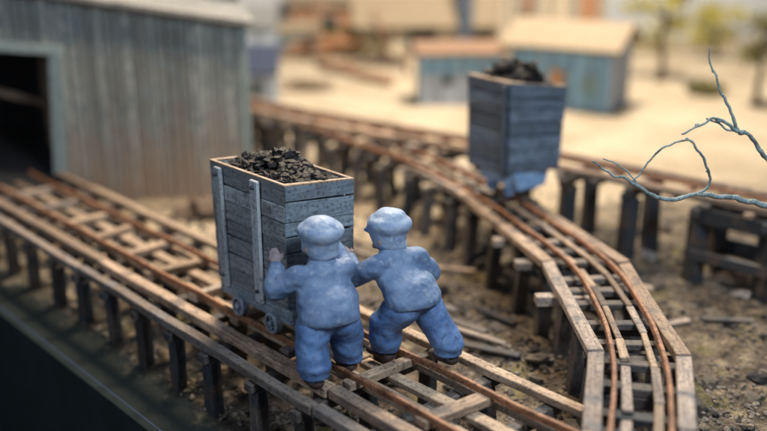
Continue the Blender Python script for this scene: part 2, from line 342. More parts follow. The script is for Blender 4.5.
# ------------------------------------------------------------------ mine shed on the left
def shed():
    C0 = Vector((-1.72, 11.45, 0)); d = Vector((-1, -.2, 0)).normalized(); nrm = Vector((.196, -.981, 0)); back = -nrm
    T = thing('mine_shed', 'long grey board shed at the left with a dark doorway that the track runs into', 'shed', C0)
    top = lambda s: 2.20 + .165 * s
    W = 5.4; s = 0; b = MB(); dl, dr, dz = 3.75, 2.36, 1.90
    while s < W:
        wd = random.uniform(.085, .135); e = s + wd - .016
        o = nrm * random.uniform(-.013, .013)
        z0 = -.1
        if e > dr and s < dl: z0 = dz + (s - dr) * .10
        pts = []
        for z_a, z_b in ((z0, z0), (top(s) - .01, top(e) - .01)):
            pts += [C0 + d * s + o + Vector((0, 0, z_a)), C0 + d * e + o + Vector((0, 0, z_b)), C0 + d * e + o + back * .03 + Vector((0, 0, z_b)), C0 + d * s + o + back * .03 + Vector((0, 0, z_a))]
        b.hexa(pts, (0, 0, 1), bev=.004); s += wd
    b.build('front_wall', M['shed'], T)
    b = MB()
    for k in range(24):                                # side wall away from the camera
        a = k * .11
        b.hexa([C0 + back * (a + .035) + Vector((0, 0, -.1)), C0 + back * (a + .139) + Vector((0, 0, -.1)), C0 + back * (a + .139) + d * .03 + Vector((0, 0, -.1)), C0 + back * (a + .035) + d * .03 + Vector((0, 0, -.1)),
                C0 + back * (a + .035) + Vector((0, 0, 2.18)), C0 + back * (a + .139) + Vector((0, 0, 2.18)), C0 + back * (a + .139) + d * .03 + Vector((0, 0, 2.18)), C0 + back * (a + .035) + d * .03 + Vector((0, 0, 2.18))], (0, 0, 1))
    b.build('side_wall', M['shed'], T)
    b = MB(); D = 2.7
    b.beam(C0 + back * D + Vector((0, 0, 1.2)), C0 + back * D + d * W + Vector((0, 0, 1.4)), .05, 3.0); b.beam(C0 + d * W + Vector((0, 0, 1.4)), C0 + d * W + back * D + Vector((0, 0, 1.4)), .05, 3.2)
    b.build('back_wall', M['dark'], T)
    b = MB()                                           # roof: boards with overhang
    for k in range(26):
        a0 = -.16 + k * .12; a1 = a0 + .114
        p = [C0 + back * a0 + d * -.08, C0 + back * a1 + d * -.08, C0 + back * a1 + d * (W + .1), C0 + back * a0 + d * (W + .1)]
        zz = [top(-.08), top(-.08), top(W + .1), top(W + .1)]; o = random.uniform(0, .012)
        b.hexa([q + Vector((0, 0, z + o)) for q, z in zip(p, zz)] + [q + Vector((0, 0, z + .06 + o)) for q, z in zip(p, zz)], d)
    b.build('roof', M['roofgrey'], T)
    b = MB(); b.beam(C0 + nrm * .035 + d * .05 + Vector((0, 0, -.1)), C0 + nrm * .035 + d * .05 + Vector((0, 0, 2.17)), .09, .04, up=(0, 1, 0)); b.build('corner_post', M['trim'], T)
    f = MB(); f.beam(C0 + d * (dr + .04) + nrm * .035 + Vector((0, 0, .40)), C0 + d * (dr - .06) + nrm * .035 + Vector((0, 0, dz + .0)), .17, .05, up=(0, 1, 0), t=.5)
    f.beam(C0 + d * (dr - .16) + nrm * .04 + Vector((0, 0, dz + .045)), C0 + d * (dl + .1) + nrm * .04 + Vector((0, 0, dz + .20)), .05, .12, t=.7)
    f.beam(C0 + d * dl + nrm * .035 + Vector((0, 0, .40)), C0 + d * dl + nrm * .035 + Vector((0, 0, dz + .1)), .13, .05, up=(0, 1, 0), t=.5)
    f.build('door_frame', M['trim'], T)
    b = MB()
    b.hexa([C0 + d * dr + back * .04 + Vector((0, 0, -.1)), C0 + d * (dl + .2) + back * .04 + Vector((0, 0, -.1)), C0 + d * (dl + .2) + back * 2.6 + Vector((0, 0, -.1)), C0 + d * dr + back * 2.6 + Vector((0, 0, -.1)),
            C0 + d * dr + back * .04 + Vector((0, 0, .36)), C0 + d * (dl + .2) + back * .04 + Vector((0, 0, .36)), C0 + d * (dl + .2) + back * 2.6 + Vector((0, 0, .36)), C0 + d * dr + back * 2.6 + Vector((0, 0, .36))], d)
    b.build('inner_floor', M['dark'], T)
    b = MB(); b.beam(C0 + d * 2.5 + back * 1.3 + Vector((0, 0, 1.0)), C0 + d * 3.9 + back * 1.0 + Vector((0, 0, 1.5)), .07, .09); b.beam(C0 + d * 2.75 + back * 1.9 + Vector((0, 0, .3)), C0 + d * 2.75 + back * 1.9 + Vector((0, 0, 2.4)), .12, .12, up=(0, 1, 0)); b.build('inner_beam', M['tan'], T)
shed()

# ------------------------------------------------------------------ main trestle (straight)
def main_trestle():
    T = thing('wooden_trestle', 'low straight timber trestle with rusty rails in the foreground, running into the grey shed', 'trestle', PQ(6, 3.8, 0))
    p0, p1 = 1.2, 10.75
    def run(q, z, w, h, mat, name, a=p0, e=p1, dq=0, lens=(2.2, 3.4)):
        a0 = a
        while a0 < e - .05:
            a1 = min(e, a0 + random.uniform(*lens))
            if e - a1 < .6: a1 = e
            b = MB(); qq = q + random.uniform(-.012, .012)
            b.beam(PQ(a0 + .006, qq, z), PQ(a1 - .006, qq + random.uniform(-.01, .01) + dq, z + random.uniform(-.006, .006)), w, h, j=.004, wob=.005)
            b.build(name, mat, T); a0 = a1
    run(3.20, .425, .085, .07, M['grey'], 'stringer')
    run(3.415, .435, .10, .075, M['tan'], 'stringer')
    run(3.70, .395, .10, .05, M['pale'], 'plank', lens=(1.2, 2.0))
    run(3.93, .395, .10, .05, M['pale'], 'plank', lens=(1.2, 2.0))
    run(4.16, .40, .07, .06, M['tan'], 'stringer')
    run(4.45, .425, .085, .06, M['pale'], 'stringer', a=2.85)
    p = 1.45
    while p < 10.6:                                    # ties on top of the planks
        b = MB(); a = random.uniform(-.06, .06)
        b.beam(PQ(p + a, 3.545 + random.uniform(-.05, .03), .452), PQ(p - a + .02, 4.13 + random.uniform(-.02, .05), .452), .105 * random.uniform(.85, 1.15), .062, j=.005)
        b.build('tie', random.choice([M['tan'], M['grey'], M['tan'], M['pale']]), T); p += random.uniform(.58, .72)
    for q in (3.585, 4.085):
        n = 40; b = MB()
        pts = [PQ(p0 + (p1 - p0) * i / n, q + .008 * math.sin(i * 1.3), .503 + random.uniform(-.003, .003)) for i in range(n + 1)]
        strip(b, pts, .034, .046); b.build('rail', M['rust'], T)
    p = 1.5
    while p < 10.5:
        cb = MB(); cb.beam(PQ(p, 3.12, .345), PQ(p + random.uniform(-.03, .03), 4.52, .345), .09, .07, j=.004); cb.build('cap_beam', M['post'], T)
        for q in (3.21, 3.78, 4.40):
            b = MB(); x, y = PQ(p + random.uniform(-.04, .04), q + random.uniform(-.02, .02)).xy; tp = PQ(p, q, .31)
            b.beam((x, y, gh(x, y) - .1), tp, .115 * random.uniform(.85, 1.15), .10, up=(.6, .6, 0), j=.006)
            b.build('post', random.choice([M['dark'], M['dark'], M['post']]), T)
        p += random.uniform(.50, .60)
main_trestle()

# ------------------------------------------------------------------ curved branch trestle
def spline(pts, n=12):
    P_ = [Vector(p) for p in pts]; P_ = [2 * P_[0] - P_[1]] + P_ + [2 * P_[-1] - P_[-2]]; out = []
    for i in range(1, len(P_) - 2):
        a, b, c, d = P_[i - 1:i + 3]
        for k in range(n):
            t = k / n; out.append(.5 * ((2 * b) + (c - a) * t + (2 * a - 5 * b + 4 * c - d) * t * t + (3 * b - a - 3 * c + d) * t ** 3))
    out.append(P_[-2]); return out
def offset(path, o):
    r = []
    for i, p in enumerate(path):
        d = (path[min(i + 1, len(path) - 1)] - path[max(i - 1, 0)]).normalized(); r.append(p + Vector((d.y, -d.x, 0)) * o)
    return r
def bent(T, c, right, half, ztop, ext=.14, cap=M['post'], posts=(-1, 1), mat=None, brace=True, thick=.11):
    b = MB(); b.beam(c - right * (half + ext) + Vector((0, 0, ztop - .04)), c + right * (half + ext) + Vector((0, 0, ztop - .04 + random.uniform(-.01, .01))), .10, .08, j=.005); b.build('cap_beam', cap, T)
    feet = []
    for s in posts:
        f = c + right * (half * s * 1.04); z0 = gh(f.x, f.y) - .08; m_ = mat or random.choice([M['dark'], M['post'], M['post'], M['dark']])
        q = MB(); q.beam((f.x + random.uniform(-.02, .02), f.y, z0), c + right * (half * s * .9) + Vector((0, 0, ztop - .08)), thick * random.uniform(.85, 1.15), thick, up=(1, .2, 0), j=.006); q.build('post', m_, T); feet.append(f)
    if brace:
        a, e = (feet[0], feet[-1]) if random.random() < .5 else (feet[-1], feet[0]); fwd = Vector((-right.y, right.x, 0)) * .075
        q = MB(); q.beam(a + Vector((0, 0, .10)) - fwd, e + Vector((0, 0, ztop - .14)) - fwd, .03, .065, j=.003); q.build('brace', M['dark'], T)
def branch():
    T = thing('wooden_trestle', 'tall curved timber trestle on the right that bends towards the front, carrying the far cart', 'trestle', (1.7, 7, 0))
    ctr = [(1.05, 3.1, 0), (1.40, 4.2, 0), (1.66, 5.15, 0), (1.765, 6.0, 0), (1.74, 7.0, 0), (1.47, 8.0, 0), (1.18, 8.9, 0), (.80, 9.75, 0), (.44, 10.45, 0), (-.12, 11.25, 0), (-1.1, 12.65, 0), (-1.95, 13.85, 0)]
    path = spline([Vector(c) for c in ctr], 8)
    Z = .72
    L_ = [(.84, 3.1), (1.172, 4.43), (1.42, 5.43), (1.385, 7.086), (.796, 9.222), (.327, 10.351), (-.316, 11.309), (-1.307, 12.781), (-2.1, 13.95)]
    R_ = [(1.36, 3.1), (1.715, 4.43), (1.985, 5.36), (2.02, 7.05), (1.54, 8.72), (1.15, 9.65), (.62, 10.75), (-.05, 11.75), (-1.0, 12.95), (-1.7, 14.1)]
    for S in (L_, R_):
        for a, e in zip(S[:-1], S[1:]):
            b = MB(); a, e = Vector((*a, Z - .03)), Vector((*e, Z - .03)); d = (e - a).normalized()
            far = a.y > 8.9
            b.beam(a + d * .0 + Vector((0, 0, random.uniform(.0, .012))), e + d * .04 + Vector((0, 0, random.uniform(-.012, 0))), .105 if not far else .08, .065, j=.004, wob=.003); b.build('stringer', random.choice([M['tan'], M['grey']]) if not far else M['grey'], T)
    # ties, short infill planks and bents
    acc = 0; nb = .3; nt_ = 0
    for i in range(1, len(path)):
        d = (path[i] - path[i - 1]); acc += d.length; dn = d.normalized(); r = Vector((dn.y, -dn.x, 0))
        if acc >= nt_:
            c = path[i]; b = MB(); k = random.uniform(-.04, .04)
            b.beam(c - r * (.27 + random.uniform(0, .05)) + Vector((0, 0, Z - .085)) + dn * k, c + r * (.25 + random.uniform(0, .05)) + Vector((0, 0, Z - .085)) - dn * k, .095, .05, j=.005)
            b.build('tie', random.choice([M['post'], M['dark'], M['post'], M['grey']]), T); nt_ = acc + random.uniform(.22, .28)
        if acc >= nb:
            bent(T, path[i], r, .30, Z - .125, ext=.05, mat=random.choice([M['dark'], M['post'], M['grey'], M['post']]), brace=random.random() < .5); nb = acc + random.uniform(.44, .54)
    for off, m_ in ((-.10, 'tan'), (.085, 'grey')):
        pp = offset(path, off); i = 2
        while i < len(pp) - 5:
            st = random.choice([3, 4, 5]); b = MB(); b.beam(pp[i] + Vector((0, 0, Z - .045 + random.uniform(-.004, .004))), pp[i + st] + Vector((0, 0, Z - .045)), .055 * random.uniform(.8, 1.2), .028, j=.004); b.build('plank', M[random.choice(['tan', 'pale', 'grey'])], T); i += st + random.choice([0, 0, 1])
    for off in (-.185, .145):
        b = MB(); strip(b, [p + Vector((0, 0, Z + .012 + .004 * math.sin(i * .9))) for i, p in enumerate(offset(path, off))], .032, .042); b.build('rail', M['rust'], T)
    for x, y, z in ((1.36, 6.55, .6), (1.3, 7.3, .6), (1.18, 7.9, .6)):   # cap ends sticking out beside the curve
        b = MB(); b.beam((x - .16, y, z), (x + .3, y + .02, z), .12, .07, j=.006); b.build('cap_beam', M['grey'], T)
branch()

# ------------------------------------------------------------------ rear straight trestle
def rear():
    T = thing('wooden_trestle', 'dark straight timber trestle crossing behind the carts from rear left to the right edge', 'trestle', (2, 10.2, 0))
    A, B = Vector((-2.95, 14.75, 0)), Vector((5.6, 6.75, 0)); d = (B - A).normalized(); r = Vector((d.y, -d.x, 0)); Ln = (B - A).length
    zt = lambda s: .80 + .10 * min(1, max(0, (s - 3) / 3))
    def run(off, w, h, dz, mat, name, seg=(1.8, 2.8)):
        s = 0
        while s < Ln - .1:
            e = min(Ln, s + random.uniform(*seg)); b = MB()
            b.beam(A + d * s + r * off + Vector((0, 0, zt(s) + dz)), A + d * (e - .008) + r * off + Vector((0, 0, zt(e) + dz)), w, h, j=.004, wob=.004); b.build(name, mat, T); s = e
    run(.50, .07, .06, -.03, M['tan'], 'stringer'); run(-.06, .07, .06, -.03, M['tan'], 'stringer')
    s = .15
    while s < Ln - .1:
        b = MB(); c = A + d * s; b.beam(c + r * -.14 + Vector((0, 0, zt(s) - .085)), c + r * .60 + Vector((0, 0, zt(s) - .085)), .09, .05, j=.005); b.build('tie', M[random.choice(['post', 'tan', 'grey'])], T); s += random.uniform(.36, .46)
    for off in (.10, .38):
        b = MB(); strip(b, [A + d * (Ln * i / 40) + r * off + Vector((0, 0, zt(Ln * i / 40) - .035)) for i in range(41)], .032, .04); b.build('rail', M['rust'], T)
    for s in (.3, .8, 1.3, 1.8, 2.3, 2.8, 3.3, 3.8, 4.4, 5.0, 5.6, 6.35, 7.25, 8.0, 8.75, 9.45, 10.2, 10.9):
        c = A + d * s + r * .22
        bent(T, c, r, .30 if s < 6 else .26, zt(s) - .115, cap=M['dark'] if s > 5 else M['post'], mat=M['dark'] if s > 5 else None, brace=(s < 5), thick=.115 if s < 6 else .155)
    for z, h_, o_ in ((.72, .15, .56), (.30, .11, .56), (.55, .3, -.12), (.22, .2, -.12)):                               # low rails joining the last bents; rear pair added to darken the interior
        b = MB(); b.beam(A + d * 8.72 + r * o_ + Vector((0, 0, z)), A + d * 10.9 + r * o_ + Vector((0, 0, z)), .05, h_, j=.004); b.build('girt', M['dark'], T)
rear()

# ------------------------------------------------------------------ carts
def lerp4(a, b, k): return a + (b - a) * k
def cart(label, bot, top, mats, nplank, rail_z, battens, low, coal_label, name='ore_cart', wheel_r=.085):
    """bot/top: four corners each (left-back, left-front(near corner), right-front, right-back)"""
    bot = [Vector(p) for p in bot]; top = [Vector(p) for p in top]
    ctr = sum(bot, Vector()) / 4; T = thing(name, label, 'ore cart', (ctr.x, ctr.y, rail_z))
    th = .035; cen = sum(top, Vector()) / 4
    inb = [b + (Vector((ctr.x, ctr.y, b.z)) - b).normalized() * th * 1.4 for b in bot]; intp = [t + (Vector((cen.x, cen.y, t.z)) - t).normalized() * th * 1.4 for t in top]
    faces = [(0, 1), (1, 2), (2, 3), (3, 0)]
    for fi, (a, b_) in enumerate(faces):
        m = MB(); ks = [0]
        for i in range(nplank): ks.append(ks[-1] + random.uniform(.8, 1.25))
        ks = [k / ks[-1] for k in ks]
        for i in range(nplank):
            k0, k1 = ks[i] + .005, ks[i + 1] - .005
            wob = [random.uniform(-.008, .008) for _ in range(4)]
            k0a, k0b, k1a, k1b = k0 + wob[0], k0 + wob[1], k1 + wob[2], k1 + wob[3]
            if i == nplank - 1: k1a = k1b = 1
            if i == 0: k0a = k0b = 0
            n = ((bot[b_] - bot[a]).cross(top[a] - bot[a])).normalized(); o = n * random.uniform(-.004, .004)
            m.hexa([lerp4(bot[a], top[a], k0a) + o, lerp4(bot[b_], top[b_], k0b) + o, lerp4(inb[b_], intp[b_], k0b), lerp4(inb[a], intp[a], k0a),
                    lerp4(bot[a], top[a], k1a) + o, lerp4(bot[b_], top[b_], k1b) + o, lerp4(inb[b_], intp[b_], k1b), lerp4(inb[a], intp[a], k1a)], bot[b_] - bot[a], bev=.004)
        m.build('side_panel', mats[fi], T)
    # dark liner, so that no light passes between the planks
    m = MB(); li = [b + (Vector((ctr.x, ctr.y, b.z)) - b) * .14 + Vector((0, 0, .004)) for b in bot]; lt = [t + (Vector((cen.x, cen.y, t.z)) - t) * .14 - Vector((0, 0, .09)) for t in top]
    m.hexa(li + lt, (1, 0, 0)); m.build('liner', M['black'], T)
    m = MB()                                            # bare rim
    for a, b_ in faces:
        up = Vector((0, 0, .009)); m.hexa([top[a] + up * .3, top[b_] + up * .3, intp[b_] + up * .3, intp[a] + up * .3, top[a] + up * 1.6, top[b_] + up * 1.6, intp[b_] + up * 1.6, intp[a] + up * 1.6], top[b_] - top[a])
    m.build('rim', M['rim'], T)
    for fi, k, w_ in battens:
        a, b_ = faces[fi]; n = ((bot[b_] - bot[a]).cross(top[a] - bot[a])).normalized(); hd = (bot[b_] - bot[a]).normalized()
        m = MB(); p0 = lerp4(bot[a], bot[b_], k) + n * .022; p1 = lerp4(top[a], top[b_], k) + n * .022
        m.beam(p0 - Vector((0, 0, .03)), p1 - Vector((0, 0, .015)), w_, .03, up=n, j=.002); ba = m.build('batten', mats[4], T)
        for kk in (.07, .93) if fi == 0 else (.93,):
            m = MB(); c = p0.lerp(p1, kk) + n * .012; m.tube([c, c + n * .022], .014, 8); o = m.build('bolt', M['bolt'], ba)
            o.matrix_parent_inverse = Matrix.Identity(4)
    # chassis
    L0 = (bot[1] - bot[0]); W0 = (bot[2] - bot[1]); Lh = L0.normalized(); Wh = Lh.cross(Vector((0, 0, 1))); Wh = Wh if Wh.dot(W0) > 0 else -Wh
    c0 = Vector((ctr.x, ctr.y, 0)); hl, hw, zc, hh = low['hl'], low['hw'], low['z'], low['h']
    m = MB()
    for s in (-1, 1):
        m.beam(c0 + Wh * s * hw - Lh * hl + Vector((0, 0, zc)), c0 + Wh * s * hw + Lh * hl + Vector((0, 0, zc)), .05, hh, bev=.01)
        m.beam(c0 + Lh * s * hl - Wh * (hw + .025) + Vector((0, 0, zc)), c0 + Lh * s * hl + Wh * (hw + .025) + Vector((0, 0, zc)), .055, hh * .95, bev=.01)
    m.hexa([c0 + Lh * a * hl + Wh * b * hw + Vector((0, 0, z)) for z in (zc + hh * .1, bot[0].z + .01) for a, b in ((-1, -1), (1, -1), (1, 1), (-1, 1))], Lh)
    m.build('chassis', low['mat'], T)
    if low.get('panel'):
        m = MB(); e = c0 + Lh * (hl + .045)
        m.hexa([e - Wh * .20 + Vector((0, 0, zc - .10)), e + Wh * .20 + Vector((0, 0, zc - .10)), e + Wh * .20 - Lh * .04 + Vector((0, 0, zc - .10)), e - Wh * .20 - Lh * .04 + Vector((0, 0, zc - .10)),
                e - Wh * .25 + Vector((0, 0, zc + .07)), e + Wh * .25 + Vector((0, 0, zc + .07)), e + Wh * .25 - Lh * .04 + Vector((0, 0, zc + .07)), e - Wh * .25 - Lh * .04 + Vector((0, 0, zc + .07))], Wh, bev=.008)
        m.build('end_plate', low['mat'], T)
    for s in (-1, 1):
        for t in low['ax']:
            c = c0 + Lh * t + Wh * s * (low['gauge'] / 2) + Vector((0, 0, rail_z + wheel_r))
            n = Wh * s; m = MB(); up = Vector((0, 0, 1)); seg = 24
            ring = lambda r, o: [c + n * o + (Lh * math.cos(a) + up * math.sin(a)) * r for a in [2 * math.pi * k / seg for k in range(seg)]]
            rr = [ring(wheel_r, -.03), ring(wheel_r, .018), ring(wheel_r * .93, .024), ring(wheel_r * .74, .024), ring(wheel_r * .72, -.03)]
            V = [[m.bm.verts.new(p) for p in q] for q in rr]
            for i in range(5):
                for k in range(seg):
                    f = m.bm.faces.new([V[i][k], V[i][(k + 1) % seg], V[(i + 1) % 5][(k + 1) % seg], V[(i + 1) % 5][k]])
            wh = m.build('wheel', low['wmat'], T)
            bmx = bmesh.new(); bmx.from_mesh(wh.data); bmesh.ops.recalc_face_normals(bmx, faces=bmx.faces); bmx.to_mesh(wh.data); bmx.free()
            m = MB(); m.tube([c - n * .03, c + n * .03, c + n * .036], [wheel_r * .25, wheel_r * .25, wheel_r * .17], 12); o = m.build('hub', low['wmat'], wh); o.matrix_parent_inverse = Matrix.Identity(4)
            for k in range(6):
                a = k * math.pi / 3 + t; dd = Lh * math.cos(a) + up * math.sin(a)
                m = MB(); m.beam(c + dd * wheel_r * .18, c + dd * wheel_r * .76, .016, .014, up=n, bev=0); o = m.build('spoke', low['wmat'], wh); o.matrix_parent_inverse = Matrix.Identity(4)
    for t in low['ax']:
        m = MB(); c = c0 + Lh * t + Vector((0, 0, rail_z + wheel_r)); m.tube([c - Wh * low['gauge'] * .48, c + Wh * low['gauge'] * .48], .018, 8); m.build('axle', M['bolt'], T)
        for s in (-1, 1):
            m = MB(); m.beam(c + Wh * s * hw + Vector((0, 0, .02)), c + Wh * s * hw + Vector((0, 0, zc - rail_z - wheel_r)), .06, .035, up=Lh); m.build('axle_box', low['mat'], T)
    # coal heap
    m = MB(); X, Y = (top[1] - top[0]), (top[2] - top[1])
    base = top[0]
    for k in range(620):
        u, v = random.uniform(.07, .93), random.uniform(.08, .92)
        p = base + X * u + Y * v; hgt = .14 * math.sin(math.pi * u) ** .8 * math.sin(math.pi * v) ** .8 * (1 + .9 * noise.noise(p * 5))
        r = random.choice([.016, .02, .026, .034]); 
        zr = lerp4(lerp4(top[0], top[1], u), lerp4(top[3], top[2], u), v).z
        m.lump((p.x, p.y, zr - .045 + hgt * random.uniform(.75, 1.05)), (r * random.uniform(.7, 1.7), r, r * random.uniform(.5, 1)), 1, .5)
    mound = [ (u / 10, v / 10) for u in range(11) for v in range(11)]
    gv = {}
    for u, v in mound:
        uu, vv = .06 + .88 * u, .07 + .86 * v
        p = base + X * uu + Y * vv; zr = lerp4(lerp4(top[0], top[1], uu), lerp4(top[3], top[2], uu), vv).z
        gv[(round(u * 10), round(v * 10))] = m.bm.verts.new((p.x, p.y, zr - .06 + .115 * math.sin(math.pi * u) ** .8 * math.sin(math.pi * v) ** .8))
    for u in range(10):
        for v in range(10): m.bm.faces.new([gv[(u, v)], gv[(u + 1, v)], gv[(u + 1, v + 1)], gv[(u, v + 1)]])
    return T, m
z1 = .775
T1, cm = cart('nearer weathered blue grey plank cart with two pale battens, pushed by the two workers',
     [(-1.31, 6.66, z1 - .02), (-.69, 5.95, z1), (-.225, 6.275, z1), (-.85, 6.985, z1 - .02)],
     [(-1.334, 6.667, 1.70), (-.68, 5.94, 1.70), (-.213, 6.278, 1.66), (-.868, 7.005, 1.67)],
     [M['tub'], M['tubend'], M['tub'], M['tub'], M['batten']], 7, .525, [(0, .155, .085), (0, .655, .095)],
     dict(hl=.46, hw=.255, z=.705, h=.125, mat=M['tubend'], wmat=M['iron'], gauge=.575, ax=(-.20, .25)), '', wheel_r=.082)
tag(cm.build('coal_heap', M['coal']), 'low heap of fine black coal filling the nearer cart', 'coal', kind='stuff')
T2, cm = cart('far dark slate blue plank cart standing on the curved trestle',
     [(.885, 9.20, 1.0), (1.255, 8.737, 1.0), (1.80, 8.92, 1.03), (1.43, 9.383, 1.03)],
     [(.86, 9.20, 1.945), (1.243, 8.736, 1.93), (1.845, 8.96, 1.858), (1.46, 9.42, 1.87)],
     [M['tubdark'], M['tubblue'], M['tubdark'], M['tubdark'], M['tubdark']], 7, .755, [(0, .90, .06)],
     dict(hl=.24, hw=.19, z=.94, h=.11, mat=M['lightblue'], wmat=M['lightblue'], gauge=.33, ax=(-.13, .13), panel=True), '', wheel_r=.07)
for k in range(26):                                     # big lumps on the far cart
    u, v = random.uniform(.2, .85), random.uniform(.2, .8); p = Vector((.86, 9.20, 0)) + Vector((.383, -.464, 0)) * u + Vector((.59, .22, 0)) * v
    cm.lump((p.x, p.y, 1.95 + random.uniform(.05, .18) * math.sin(math.pi * u) * math.sin(math.pi * v)), (random.uniform(.06, .11), .04, random.uniform(.04, .07)), 1, .5)
tag(cm.build('coal_heap', M['coal']), 'heap of large jagged black lumps piled above the rim of the far cart', 'coal', kind='stuff')

# ------------------------------------------------------------------ the two clay workers
def blob(name, mat, parent, chains, voxel=.014, smooth=6, wr=.0, wf=9.0, seed=0.0):
    """chains: lists of (point, radius or (rx,ry,rz)); filled with overlapping ellipsoids, fused into one skin"""
    bm = bmesh.new()
    for ch in chains:
        ch = [(Vector(p), Vector(r) if hasattr(r, '__len__') else Vector((r, r, r))) for p, r in ch]
        sph = []
        if len(ch) == 1: sph = ch
        for (a, ra), (b, rb) in zip(ch[:-1], ch[1:]):
            n = max(2, int((b - a).length / (min(min(ra), min(rb)) * .28)) + 1)
            for i in range(n + 1): k = i / n; sph.append((a.lerp(b, k), ra.lerp(rb, k)))
        for c, r in sph:
            vt, ft = ico(2 if max(r) < .04 else 3); new = [bm.verts.new((p.x * r.x + c.x, p.y * r.y + c.y, p.z * r.z + c.z)) for p in vt]
            for f in ft: bm.faces.new([new[i] for i in f])
    me = bpy.data.meshes.new(name); bm.to_mesh(me); bm.free()
    o = bpy.data.objects.new(name, me); COL.objects.link(o)
    md = o.modifiers.new('r', 'REMESH'); md.mode = 'VOXEL'; md.voxel_size = voxel; md.use_smooth_shade = True
    ms = o.modifiers.new('s', 'SMOOTH'); ms.iterations = smooth; ms.factor = .5
    dg = bpy.context.evaluated_depsgraph_get(); dg.update()
    m2 = bpy.data.meshes.new_from_object(o.evaluated_get(dg)); o.modifiers.clear(); o.data = m2; m2.materials.clear(); m2.materials.append(mat)
    if wr:
        nn = [v.normal.copy() for v in m2.vertices]
        for v, n in zip(m2.vertices, nn):
            p = v.co; k = noise.noise(Vector((p.x * wf, p.y * wf, p.z * wf * 1.7 + seed))) + .5 * noise.noise(Vector((p.x * wf * 2.4, p.y * wf * 2.4, p.z * wf * 3.6 + seed)))
            v.co = p + n * k * wr
    for f in m2.polygons: f.use_smooth = True
    m2.name = name; o.parent = parent
    return o
def hand(at_, fdir, up, side):
    """palm and five fingers as chains; fdir: where the fingers point, up: back of the hand, side: thumb side"""
    f, u, s = Vector(fdir).normalized(), Vector(up).normalized(), Vector(side).normalized(); a = Vector(at_)
    ch = [[(a, .034), (a + f * .045, .036)], [(a + f * .04 + s * .018, .030), (a + f * .045 - s * .02, .030)]]
    for i, ln in enumerate((.052, .062, .058, .044)):
        b = a + f * .062 + s * (.027 - .018 * i)
        ch.append([(b, .0115), (b + f * ln * .55, .0105), (b + f * ln * .9 - u * ln * .35, .009)])
    b = a + f * .015 + s * .034
    ch.append([(b, .0125), (b + s * .026 + f * .022, .011), (b + s * .03 + f * .045 - u * .01, .0095)])
    return ch
